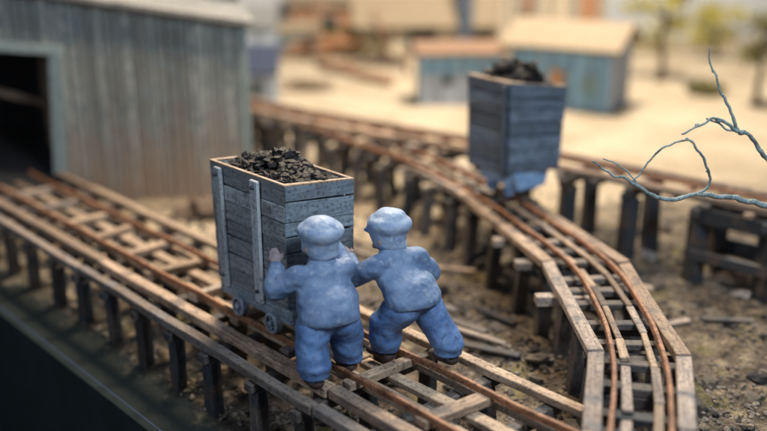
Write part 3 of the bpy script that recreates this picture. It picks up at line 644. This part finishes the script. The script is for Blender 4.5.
def worker(label, loc, rot, K):
    """K: joints in the worker's own frame (y forward)"""
    T = thing('person', label, 'person', loc, rot, local=True); V3 = Vector
    hd, nk, ch, hp = V3(K['head']), V3(K['neck']), V3(K['chest']), V3(K['hip'])
    sl, sr, el, er, hl, hr = [V3(K[k]) for k in ('sl', 'sr', 'el', 'er', 'hl', 'hr')]
    kl, kr, fl, fr = [V3(K[k]) for k in ('kl', 'kr', 'fl', 'fr')]
    legl, legr = hp + V3((-.095, 0, -.02)), hp + V3((.095, 0, -.02))
    fwd = V3((0, 1, 0)); fd = V3(K.get('face', (0, 1, 0))).normalized(); sd = V3((fd.y, -fd.x, 0))
    body = [[(hd, (.112, .118, .125))], [(hd - V3((0, 0, .03)) + fd * .03, (.09, .09, .09))],
            [(hd + fd * .122 - V3((0, 0, .012)), (.020, .028, .022))],                      # nose
            [(hd + fd * .10 - V3((0, 0, .062)), (.036, .022, .010))],                       # mouth
            [(hd + fd * .098 - V3((0, 0, .09)), (.04, .028, .026))],                        # chin
            [(hd + sd * .116 - V3((0, 0, .012)), (.018, .026, .036))], [(hd - sd * .116 - V3((0, 0, .012)), (.018, .026, .036))],
            [(hd + fd * .10 + sd * .042 + V3((0, 0, .018)), (.017, .015, .013))], [(hd + fd * .10 - sd * .042 + V3((0, 0, .018)), (.017, .015, .013))],
            [(hd, .07), (nk, .065), (ch, (.12, .08, .10)), (hp, (.13, .09, .10))],
            [(ch + V3((0, .01, .05)), .06), (sl, .055), (el, .048), (hl, .034)], [(ch + V3((0, .01, .05)), .06), (sr, .055), (er, .048), (hr, .034)],
            [(hp, .1), (legl, .085), (kl, .065), (fl + V3((0, 0, .06)), .045), (fl + V3((0, .03, .03)), .035)],
            [(hp, .1), (legr, .085), (kr, .065), (fr + V3((0, 0, .06)), .045), (fr + V3((0, .03, .03)), .035)]]
    body += hand(hl, (hl - el) * .5 + V3((0, .12, .10)), (0, -1, .4), (1, 0, .2)) + hand(hr, (hr - er) * .5 + V3((0, .12, .10)), (0, -1, .4), (-1, 0, .2))
    blob('body', M['skin'], T, body, voxel=.0085, smooth=2)
    # cap: tall band, puffed crown, peak
    up = V3(K.get('capup', (0, .1, 1))).normalized()
    blob('cap', M['cap'], T, [[(hd + up * .05, (.136, .140, .05)), (hd - up * .03, (.128, .130, .045)), (hd - fd * .03 - up * .06, (.110, .106, .04))],
                              [(hd + up * .092 - fd * .012, (.160, .165, .088))], [(hd + up * .13 - fd * .02, (.12, .125, .075))],
                              [(hd + fd * .11 + up * .04, (.092, .05, .026)), (hd + fd * .135 + up * .03, (.066, .036, .018))]], voxel=.010, smooth=7, wr=.010, wf=6, seed=K['seed'])
    top = ch + V3((0, .01, .095)); mid = ch.lerp(hp, .5); low_ = hp + V3((0, -.01, .05))
    J = [[(nk + V3((0, 0, .01)), (.098, .095, .04)), (top, (.15, .105, .06)), (ch + V3((0, -.005, .0)), (.198, .14, .09)), (mid + V3((0, -.02, .03)), (.218, .168, .10)), (low_, (.220, .170, .05)), (low_ - V3((0, 0, .03)), (.222, .172, .03))],
         [(top, (.10, .09, .07)), (sl, .080), (sl.lerp(el, .5), .080), (el, .074), (el.lerp(hl, .55), .066), (el.lerp(hl, .80), .062)],
         [(top, (.10, .09, .07)), (sr, .080), (sr.lerp(er, .5), .080), (er, .074), (er.lerp(hr, .55), .066), (er.lerp(hr, .80), .062)]]
    blob('jacket', M['jacket'], T, J, voxel=.010, smooth=4, wr=.013, wf=6, seed=K['seed'])
    P_ = []
    for lg, kn, ft in ((legl, kl, fl), (legr, kr, fr)):
        P_ += [[(hp + V3((0, 0, .03)), (.17, .125, .06)), (lg, (.128, .14, .11)), (kn + V3((0, 0, .03)), (.118, .125, .09)), (ft + V3((0, .0, .15)), (.114, .12, .06)), (ft + V3((0, 0, .095)), (.098, .105, .03))],
               [(ft + V3((0, 0, .085)), (.104, .11, .022))]]
    blob('trousers', M['trousers'], T, P_, voxel=.010, smooth=4, wr=.012, wf=6.5, seed=K['seed'] + 5)
    for ft in (fl, fr):
        t = V3((0, 1, 0))
        blob('shoe', M['shoe'], T, [[(ft + V3((0, -.035, .04)), (.058, .055, .042)), (ft + V3((0, .06, .035)), (.062, .06, .036)), (ft + V3((0, .13, .03)), (.057, .05, .03))], [(ft + V3((0, -.02, .085)), (.05, .052, .04))]], voxel=.010, smooth=3, wr=.003)
    return T
worker('left worker in blue cap and clothes, hands raised on the corner of the nearer cart', (-.355, 5.50, .475), R(25),
       dict(head=(.035, .25, .885), neck=(.03, .21, .785), chest=(.02, .155, .615), hip=(.0, .04, .42), sl=(-.16, .18, .705), sr=(.18, .18, .705), el=(-.30, .26, .60), er=(.25, .33, .66),
            hl=(-.235, .405, .735), hr=(.19, .50, .80), kl=(-.135, .01, .26), kr=(.14, .06, .26), fl=(-.145, -.05, .0), fr=(.15, .08, .0), face=(-.25, 1, 0), seed=3.1))
worker('right worker in blue cap and clothes, legs wide apart, leaning left towards the cart', (.18, 5.78, .475), R(42),
       dict(head=(.02, .24, .865), neck=(.015, .19, .775), chest=(.01, .13, .62), hip=(.02, -.01, .44), sl=(-.16, .16, .70), sr=(.19, .11, .70), el=(-.22, .32, .60), er=(.305, .10, .55),
            hl=(-.13, .50, .66), hr=(.24, .33, .56), kl=(-.12, .10, .27), kr=(.14, -.10, .27), fl=(-.12, .12, .0), fr=(.17, -.22, .0), face=(-.3, 1, 0), seed=9.4))

# ------------------------------------------------------------------ background buildings
def hut(name, label, cat, c, w, d, h, rz, wall, roofm, roof='shed', over=.12, doors=(), windows=(), rise=.35, chimney=None, trim=None, gable_axis='x'):
    T = thing(name, label, cat, c, rz, local=True)
    def boards(a, e, hh, nm, mat):
        a, e = Vector(a), Vector(e); d_ = (e - a).normalized(); n = Vector((d_.y, -d_.x, 0)); Ln = (e - a).length; s = 0; b = MB()
        while s < Ln:
            wd = min(random.uniform(.10, .16), Ln - s + 1e-4); x = min(Ln, s + wd - .006); o = n * random.uniform(-.006, .006)
            z0a, z1a = hh(s / Ln), hh(x / Ln)
            b.hexa([a + d_ * s + o, a + d_ * x + o, a + d_ * x - n * .03, a + d_ * s - n * .03, a + d_ * s + o + Vector((0, 0, z0a)), a + d_ * x + o + Vector((0, 0, z1a)), a + d_ * x - n * .03 + Vector((0, 0, z1a)), a + d_ * s - n * .03 + Vector((0, 0, z0a))], (0, 0, 1)); s += wd
        b.build(nm, mat, T)
    hw, hd = w / 2, d / 2
    tri = (lambda k: h + rise * (1 - abs(2 * k - 1))); flat = (lambda k: h)
    sideh = tri if (roof == 'gable' and gable_axis == 'x') else (lambda k: h + rise * k) if roof == 'shed' else flat
    side2 = tri if (roof == 'gable' and gable_axis == 'x') else (lambda k: h + rise * (1 - k)) if roof == 'shed' else flat
    fr = tri if (roof == 'gable' and gable_axis == 'y') else flat
    bk = tri if (roof == 'gable' and gable_axis == 'y') else (lambda k: h + rise) if roof == 'shed' else flat
    boards((-hw, -hd, 0), (hw, -hd, 0), fr, 'wall', wall); boards((hw, -hd, 0), (hw, hd, 0), sideh, 'wall', trim or wall); boards((hw, hd, 0), (-hw, hd, 0), bk, 'wall', wall); boards((-hw, hd, 0), (-hw, -hd, 0), side2, 'wall', wall)
    b = MB(); o = over
    def slab(p):
        up = Vector((0, 0, .05)); p = [Vector(q) for q in p]; b.hexa([q + Vector((0, 0, .004)) for q in p] + [q + up for q in p], p[1] - p[0], bev=.006)
    if roof == 'shed': sl = rise / d; slab([(-hw - o, -hd - o, h - sl * o), (hw + o, -hd - o, h - sl * o), (hw + o, hd + o, h + rise + sl * o), (-hw - o, hd + o, h + rise + sl * o)])
    elif gable_axis == 'x':
        sl = rise / hd; slab([(-hw - o, -hd - o, h - sl * o), (hw + o, -hd - o, h - sl * o), (hw + o, -.004, h + rise), (-hw - o, -.004, h + rise)]); slab([(-hw - o, .004, h + rise), (hw + o, .004, h + rise), (hw + o, hd + o, h - sl * o), (-hw - o, hd + o, h - sl * o)])
    else:
        sl = rise / hw; slab([(-hw - o, -hd - o, h - sl * o), (-.004, -hd - o, h + rise), (-.004, hd + o, h + rise), (-hw - o, hd + o, h - sl * o)]); slab([(.004, -hd - o, h + rise), (hw + o, -hd - o, h - sl * o), (hw + o, hd + o, h - sl * o), (.004, hd + o, h + rise)])
    rf = b.build('roof', roofm, T)
    if chimney:
        b = MB(); cx, cy, cw, c0, c1 = chimney; b.beam((cx, cy, c0), (cx, cy, c1), cw, cw); b.build('chimney', M['tubdark'], rf).matrix_parent_inverse = Matrix.Identity(4)
    for nm, lst, dep in (('door', doors, .03), ('window', windows, .025)):
        for x, z, ww, hh, mt in lst:
            b = MB()
            for k in range(max(1, int(ww / .1))):
                n_ = max(1, int(ww / .1)); xa = x - ww / 2 + ww * k / n_; xb = x - ww / 2 + ww * (k + 1) / n_ - .005
                b.hexa([(xa, -hd - dep, z), (xb, -hd - dep, z), (xb, -hd - .007, z), (xa, -hd - .007, z), (xa, -hd - dep, z + hh), (xb, -hd - dep, z + hh), (xb, -hd - .007, z + hh), (xa, -hd - .007, z + hh)], (0, 0, 1))
            o_ = b.build(nm, mt, T)
            b = MB(); y = -hd - dep - .006
            for p, q in (((x - ww / 2 - .02, y, z), (x - ww / 2 - .02, y, z + hh + .04)), ((x + ww / 2 + .02, y, z), (x + ww / 2 + .02, y, z + hh + .04))): b.beam(p, q, .04, .03, up=(0, 1, 0), bev=0)
            b.beam((x - ww / 2, y, z + hh + .02), (x + ww / 2, y, z + hh + .02), .03, .04, bev=0)
            b.build('frame', M['trim'], o_).matrix_parent_inverse = Matrix.Identity(4)
    return T
hut('small_shed', 'small blue and lavender shed with a rusty flat roof left of the far cart', 'shed', (1.50, 17.9, 0), 1.62, .95, .98, R(4), M['wlav'], M['rorange'], 'shed', .10,
    windows=((-.28, .40, .17, .17, M['black']),), rise=.10, trim=M['wblue'])
bb = MB()                                               # its blue upper boarding
for k in range(11):
    x = -.80 + k * .147; bb.hexa([(x, -.50, .60), (x + .14, -.50, .60), (x + .14, -.484, .60), (x, -.484, .60), (x, -.50, .955), (x + .14, -.50, .955), (x + .14, -.484, .955), (x, -.484, .955)], (0, 0, 1))
bb.build('upper_boarding', M['wblue'], [o for o in bpy.data.objects if o.name == 'small_shed'][0])
hut('blue_house', 'blue board house with a cream roof and an orange door, right of the far cart', 'house', (3.66, 17.6, 0), 2.0, 1.2, 1.25, R(-32), M['wblue'], M['rcream'], 'gable', .20,
    doors=((-.02, .06, .27, .68, M['worange']),), windows=((.62, .34, .22, .3, M['wteal']), (-.75, .35, .26, .26, M['rnavy'])), rise=.33, trim=M['wlav'])
hut('tall_house', 'tall cream house with an orange upper wall, seen above the blue house roof', 'house', (3.75, 20.6, 0), 2.3, 1.4, 2.6, R(-6), M['wcream'], M['rcream'], 'gable', .15,
    windows=((-.55, 1.55, .35, .5, M['rorange']), (.75, 1.35, .42, 1.1, M['worange'])), rise=.5)
hut('long_house', 'long cream roofed building with dark openings at the top centre of the photo', 'house', (1.55, 25.2, 0), 4.4, 1.8, .95, R(3), M['wcream'], M['rcream'], 'gable', .25,
    doors=((-.55, .02, .75, .8, M['black']), (.98, .02, .7, .55, M['black'])), windows=((-1.6, .3, .4, .4, M['rorange']),), rise=.75, chimney=(.55, -1.0, .40, .2, 3.2))
hut('small_shed', 'little lavender hut with a navy roof just right of the grey shed', 'shed', (-2.62, 17.6, 0), 1.05, .8, .66, R(2), M['wlav'], M['rnavy'], 'shed', .08, rise=.36, windows=((.15, .25, .14, .2, M['black']),))
hut('teal_shack', 'teal shack with a dark side opening in the far background at the top left', 'shack', (-2.35, 24.3, 0), 1.25, .9, .62, R(3), M['wteal'], M['rcream'], 'shed', .1, rise=.2, doors=((.32, .02, .36, .5, M['black']),))
hut('white_cabin', 'white cabin behind the navy roofed hut in the far background', 'cabin', (-3.35, 23.4, 0), 1.2, 1.0, .95, R(0), M['wlav'], M['roofgrey'], 'gable', .1, rise=.4)
hut('brown_barn', 'brown barn with a cream lean roof half hidden by bushes at the top left', 'barn', (-1.15, 27.0, 0), 3.0, 1.2, 1.15, R(4), M['worange'], M['rcream'], 'shed', .15, rise=.5, doors=((-.5, .02, .5, .8, M['black']),))

def log_(label, a, b, r, grp=None):
    m = MB(); a, b = Vector(a), Vector(b); d = b - a
    m.tube([a + d * k / 6 + Vector((0, 0, random.uniform(-.02, .02))) for k in range(7)], [r * random.uniform(.85, 1.1) for _ in range(7)], 10)
    return tag(m.build('log', M['rorange']), label, 'log', grp)
log_('long thick rusty brown log lying on the sand left of the blue and lavender shed', (-1.55, 21.9, .12), (.15, 19.6, .10), .11)
log_('thin brown log lying behind the longer thick log on the sand', (-1.75, 22.8, .07), (-.7, 22.1, .06), .055)

random.seed(51)
def plank_pile(label, x, y, n, ln, mats, rz, w_=.5, hgt=.3):
    m = MB()
    for k in range(n):
        a = rz + random.uniform(-.35, .35); c = Vector((x + random.uniform(-w_, w_), y + random.uniform(-w_, w_) * .6, gh(x, y) + random.uniform(.04, hgt))); d = Vector((math.cos(a), math.sin(a), random.uniform(-.12, .12))) * ln * random.uniform(.6, 1) / 2
        m.beam(c - d, c + d, random.uniform(.07, .13), random.uniform(.04, .08), j=.006)
    tag(m.build('plank_pile', mats), label, 'plank pile', kind=None)
plank_pile('heap of rusty brown planks behind the left end of the rear trestle', -2.3, 15.6, 22, 1.0, M['rorange'], -.5, .55, .32)
plank_pile('heap of brown timbers in front of the barn at the top left', -1.5, 24.2, 24, 1.3, M['worange'], .4, .8, .5)
plank_pile('low heap of dark timbers left of the long cream roofed building', -.25, 22.6, 18, .9, M['bark'], -.3, .5, .22)
plank_pile('pale timber stack beside the little lavender hut', -1.75, 19.2, 14, .9, M['pale'], .1, .4, .22)
for lab, x, y, h_, l_ in (('tall leaning pole in front of the teal shack', -2.0, 23.3, 1.5, .55), ('straight dark pole left of the brown barn', -1.9, 25.5, 1.9, .05), ('short post in the sand near the thick log', .55, 21.2, .6, .0), ('thin leaning pole right of the brown barn', .15, 24.0, 1.3, -.4)):
    m = MB(); m.tube([(x, y, -.05), (x + l_ * .5, y, h_ * .5), (x + l_, y, h_)], [.06, .05, .04], 8); tag(m.build('pole', M['rorange']), lab, 'pole')

# ------------------------------------------------------------------ trees, bushes, twig
def leafy(m, c, r, n, size):
    c = Vector(c)
    for k in range(n):
        v = Vector((random.gauss(0, 1), random.gauss(0, 1), random.gauss(0, 1))).normalized() * random.random() ** .4
        p = c + Vector((v.x * r[0], v.y * r[1], v.z * r[2])); a = Vector((random.uniform(-1, 1), random.uniform(-1, 1), random.uniform(-1, 1))).normalized() * size; b = a.cross(Vector((random.uniform(-1, 1), .3, random.uniform(-1, 1)))).normalized() * size * .6
        vs = [m.bm.verts.new(p + q) for q in (a, b, -a, -b)]; f = m.bm.faces.new(vs); f.normal_update(); m._faces([f], (1, 0, 0))
def tree(label, x, y, h, rad, clumps, lm, seed, cr=.5):
    random.seed(seed); z0 = gh(x, y); T = thing('tree', label, 'tree', (x, y, z0))
    m = MB(); pts = [Vector((x + noise.noise(Vector((k * .8, seed, 0))) * .15, y, z0 - .05 + h * .75 * k / 6)) for k in range(7)]; m.tube(pts, [rad * (1.5 if k == 0 else 1 - k * .10) for k in range(7)], 10)
    cl = []
    for k in range(clumps):
        st = pts[random.choice([3, 4, 5, 6])]; a = random.uniform(0, 6.28); e = st + Vector((math.cos(a) * cr, math.sin(a) * cr * .8, random.uniform(.1, .5) * h * .4)) * random.uniform(.5, 1.1); m.tube([st, st.lerp(e, .5) + Vector((0, 0, .05)), e], [rad * .45, rad * .3, rad * .12], 6); cl.append(e)
    m.build('trunk', M['bark'], T)
    m = MB()
    for e in cl: leafy(m, e, (random.uniform(.2, .4), .3, random.uniform(.12, .26)), 150, .05)
    m.build('crown', lm, T)
tree('tall thin tree with yellow green leaves standing right of the blue house', 6.25, 20.3, 2.9, .09, 9, M['leaf'], 5, .75)
tree('small dark trunked tree on the sand near the right edge', 7.28, 17.4, 2.0, .075, 7, M['leafd'], 8, .5)
tree('small yellow leafed tree against the backdrop at the top right', 8.6, 23.5, 1.6, .05, 8, M['leaf'], 13, .6)
random.seed(21)
def bush(label, x, y, r, mat, grp=None):
    T = thing('bush', label, 'bush', (x, y, gh(x, y)), group=grp); m = MB(); leafy(m, (x, y, r[2] * .8), r, 420, .06); m.build('foliage', mat, T)
    m = MB()
    for k in range(5): m.tube([(x, y, -.03), (x + random.uniform(-.5, .5) * r[0], y + random.uniform(-.3, .3) * r[1], r[2])], [.025, .01], 5)
    m.build('stem', M['bark'], T)
for lab, x, y, r, mt in (('wide yellow bush right behind the blue house', 6.0, 24.6, (.95, .6, .42), 'leaf'), ('broad yellow bush between the blue house and the thin tree', 5.35, 23.2, (.75, .5, .45), 'leaf'), ('tall yellow bush behind the thin tree', 7.5, 25.0, (.8, .5, .6), 'leaf'),
        ('yellow green bush at the foot of the backdrop near the right edge', 9.2, 25.6, (.7, .5, .42), 'leaf'), ('olive bush left of the long cream roofed building', -.55, 24.2, (.75, .5, .42), 'leafd'),
        ('olive bush beside the teal shack', -1.45, 24.6, (.65, .45, .4), 'leafd'), ('low olive bush beside the foot of the small thin trunked tree', 6.7, 18.6, (.42, .35, .16), 'leafd') ): bush(lab, x, y, r, M[mt])

def twig():
    T = thing('bare_branch', 'bare grey green branch with knotty bent twigs reaching in from the right edge', 'branch', (3.6, 6.1, 0))
    Y = 6.0
    def line(pts, r0, r1, name, par):
        P_ = spline([Vector((x, Y + dy, z)) for x, z, dy in pts], 8); m = MB(); n = len(P_)
        rr = [(r0 + (r1 - r0) * i / n) * (1 + .22 * noise.noise(Vector((i * .7, r0 * 900, 0)))) for i in range(n)]
        P_ = [p + Vector((noise.noise(p * 9), noise.noise(p * 9 + Vector((7, 0, 0))), noise.noise(p * 9 + Vector((0, 9, 0))))) * .022 + Vector((noise.noise(p * 23), 0, noise.noise(p * 23 + Vector((0, 5, 0))))) * .009 for p in P_]
        m.tube(P_, [q * .78 for q in rr], 8); return m.build(name, M['twig'], par)
    line([(3.62, -.1, .1), (3.55, .7, .08), (3.3, 1.25, .05), (2.95, 1.49, .02), (2.681, 1.552, 0), (2.45, 1.60, 0), (2.204, 1.638, 0), (2.03, 1.60, 0), (1.91, 1.61, 0), (1.79, 1.68, 0), (1.672, 1.753, 0), (1.54, 1.80, -.03), (1.434, 1.882, -.05)], .034, .008, 'main_stem', T)
    line([(2.204, 1.638, 0), (2.26, 1.72, .0), (2.208, 1.846, -.03), (2.13, 1.98, -.04), (2.06, 2.03, -.04), (1.93, 1.99, -.02), (1.82, 1.87, 0), (1.76, 1.768, .0), (1.73, 1.72, 0)], .013, .007, 'twig', T)
    line([(3.3, 1.25, .05), (3.05, 1.55, .1), (2.82, 1.74, .08), (2.638, 1.90, .05), (2.52, 2.02, .02), (2.40, 2.10, 0), (2.31, 2.155, 0), (2.23, 2.165, -.02), (2.149, 2.134, -.03), (2.019, 2.078, -.05)], .026, .008, 'twig', T)
    line([(2.62, 1.93, .05), (2.54, 2.01, .08), (2.47, 2.05, .1), (2.36, 2.09, .12), (2.25, 2.15, .12)], .015, .008, 'twig', T)
    line([(2.44, 2.07, .02), (2.36, 2.19, 0), (2.30, 2.30, 0), (2.235, 2.42, -.02), (2.18, 2.52, -.02), (2.133, 2.65, -.04)], .016, .006, 'twig', T)
    line([(1.79, 1.685, 0), (1.70, 1.79, .02), (1.62, 1.84, .03), (1.52, 1.875, .05)], .009, .005, 'twig', T)
    for x, z, r in ((2.44, 2.075, .03), (2.27, 2.155, .024), (2.13, 2.125, .02), (2.2, 2.49, .014), (2.07, 2.03, .012), (2.235, 1.80, .012)): m = MB(); m.lump((x, Y, z), (r, r * .8, r * .7), 2, .25, flat=False); m.build('knot', M['twig'], T)
twig()

# ------------------------------------------------------------------ rubble
random.seed(33)
def in_view_ground(x, y): return y > 4.2 and .731 * x + .682 * y > 3.15
m = MB(); n = 0
while n < 8000:                                        # fine gravel, nobody could count it
    y = random.uniform(4.3, 11.5); x = random.uniform(-.48, .5) * y
    if not in_view_ground(x, y): continue
    if noise.noise(Vector((x * 1.5, y * 1.5, 5))) < -.12: continue
    r = random.choice([.006, .009, .012, .017, .024]); m.lump((x, y, gh(x, y) + r * .2), (r * random.uniform(.8, 1.8), r, r * .7), 1, .4); n += 1
tag(m.build('gravel', M['stone']), 'brown grit and crumbs scattered over the dirt', 'gravel', kind='stuff')
m = MB(); n = 0
while n < 2600:                                        # black coal crumbs spilled around the tracks
    y = random.uniform(4.5, 10.5); x = random.uniform(-.3, .48) * y
    if not in_view_ground(x, y) or noise.noise(Vector((x * 1.9, y * 1.9, 15))) < .02: continue
    r = random.choice([.008, .012, .018, .03]); m.lump((x, y, gh(x, y) + r * .2), (r * random.uniform(.8, 1.8), r, r * .7), 1, .45); n += 1
tag(m.build('coal_grit', M['coal']), 'black coal crumbs spilled over the dirt around the tracks', 'coal', kind='stuff')
protos = []
for k in range(5):
    m = MB(); m.lump((0, 0, 0), (1.2, .85, .6), 2, .42); o = m.build('rock', M['stone'] if k else M['stonep']); protos.append(o)
def place(src, used, loc, s, rz):
    o = src if src not in used else src.copy()
    if src in used: COL.objects.link(o)
    used.add(src); o.location = loc; o.scale = (s,) * 3; o.rotation_euler = (random.uniform(-.3, .3), random.uniform(-.3, .3), rz); return o
used = set(); n = 0
while n < 150:
    y = random.uniform(4.6, 11.3); x = random.uniform(-.42, .47) * y; q = .731 * x + .682 * y
    if q < 3.25 or (not (q > 4.6 or random.random() < .35)): continue
    s = random.choice([.03, .04, .05, .065, .09]); o = place(random.choice(protos[1:]), used, (x, y, gh(x, y) + s * .12), s, random.uniform(0, 6))
    tag(o, 'brown stone lying in the dirt around the trestle posts', 'rock', 'brown stones strewn over the dirt'); n += 1
for lab, x, y, s in (('pale grey stone between the dark posts right of the far cart', 2.83, 8.95, .07), ('flat grey stone in front of the dark posts at the right', 3.45, 8.0, .07)):
    tag(place(protos[0], used, (x, y, gh(x, y) + .02), s, 1.1), lab, 'rock')
m = MB(); m.lump((-2.12, 10.4, .04), (.34, .26, .24), 3, .4, flat=True); tag(m.build('rock', M['bark']), 'large dark boulder at the foot of the grey shed behind the nearer cart', 'rock')
# charred lumps right of the curve
for lab, x, y, s in (('black charred lump on the dirt right of the curve in the trestle', 2.92, 6.28, (.10, .06, .04)), ('smaller black lump beside the left side of the curved trestle', .98, 9.0, (.07, .05, .04)), ('dark lump just behind the right worker on the ground', .55, 8.1, (.09, .06, .06))):
    m = MB(); m.lump((x, y, gh(x, y) + .02), s, 2, .5); tag(m.build('coal_lump', M['coal']), lab, 'coal')
# loose boards on the ground
k = 0
for x, y, ln, a, mt in ((.62, 7.35, .75, -.75, 'post'), (.80, 7.05, .6, -.70, 'grey'), (.42, 7.75, .6, -.6, 'grey'), (1.02, 7.5, .5, -.9, 'post'), (.9, 6.75, .5, -.5, 'post'), (.2, 8.2, .6, -.7, 'pale'), (.6, 8.6, .7, -.3, 'tan'),
                        (-.1, 8.9, .6, -.8, 'grey'), (2.5, 7.3, .5, .3, 'grey'), (2.35, 8.2, .6, -.6, 'grey'), (3.1, 7.4, .45, -.2, 'post'), (-.6, 9.4, .7, -.6, 'tan'), (.1, 9.9, .7, -.9, 'grey'), (2.9, 9.9, .6, .2, 'post')):
    b = MB(); d = Vector((math.cos(a), math.sin(a), 0)) * ln / 2; c = Vector((x, y, gh(x, y) + .03)); b.beam(c - d, c + d + Vector((0, 0, .015)), random.uniform(.05, .09), .03, j=.004)
    tag(b.build('loose_board', M[mt]), 'short weathered board lying loose on the dirt', 'board', 'loose boards lying on the dirt')
for i in range(26):                                    # sticks and offcuts under the front trestle
    p, q = random.uniform(3.5, 10.2), random.uniform(3.3, 4.6); c = PQ(p, q); c.z = gh(c.x, c.y) + .03; a = random.uniform(0, 3.1); d = Vector((math.cos(a), math.sin(a), random.uniform(-.05, .12))) * random.uniform(.08, .22)
    b = MB(); b.beam(c - d, c + d, random.uniform(.03, .06), .025, j=.004); tag(b.build('offcut', M[random.choice(['rim', 'tan', 'rorange', 'pale'])]), 'small wood offcut lying under the low front trestle', 'offcut', 'wood offcuts under the front trestle')
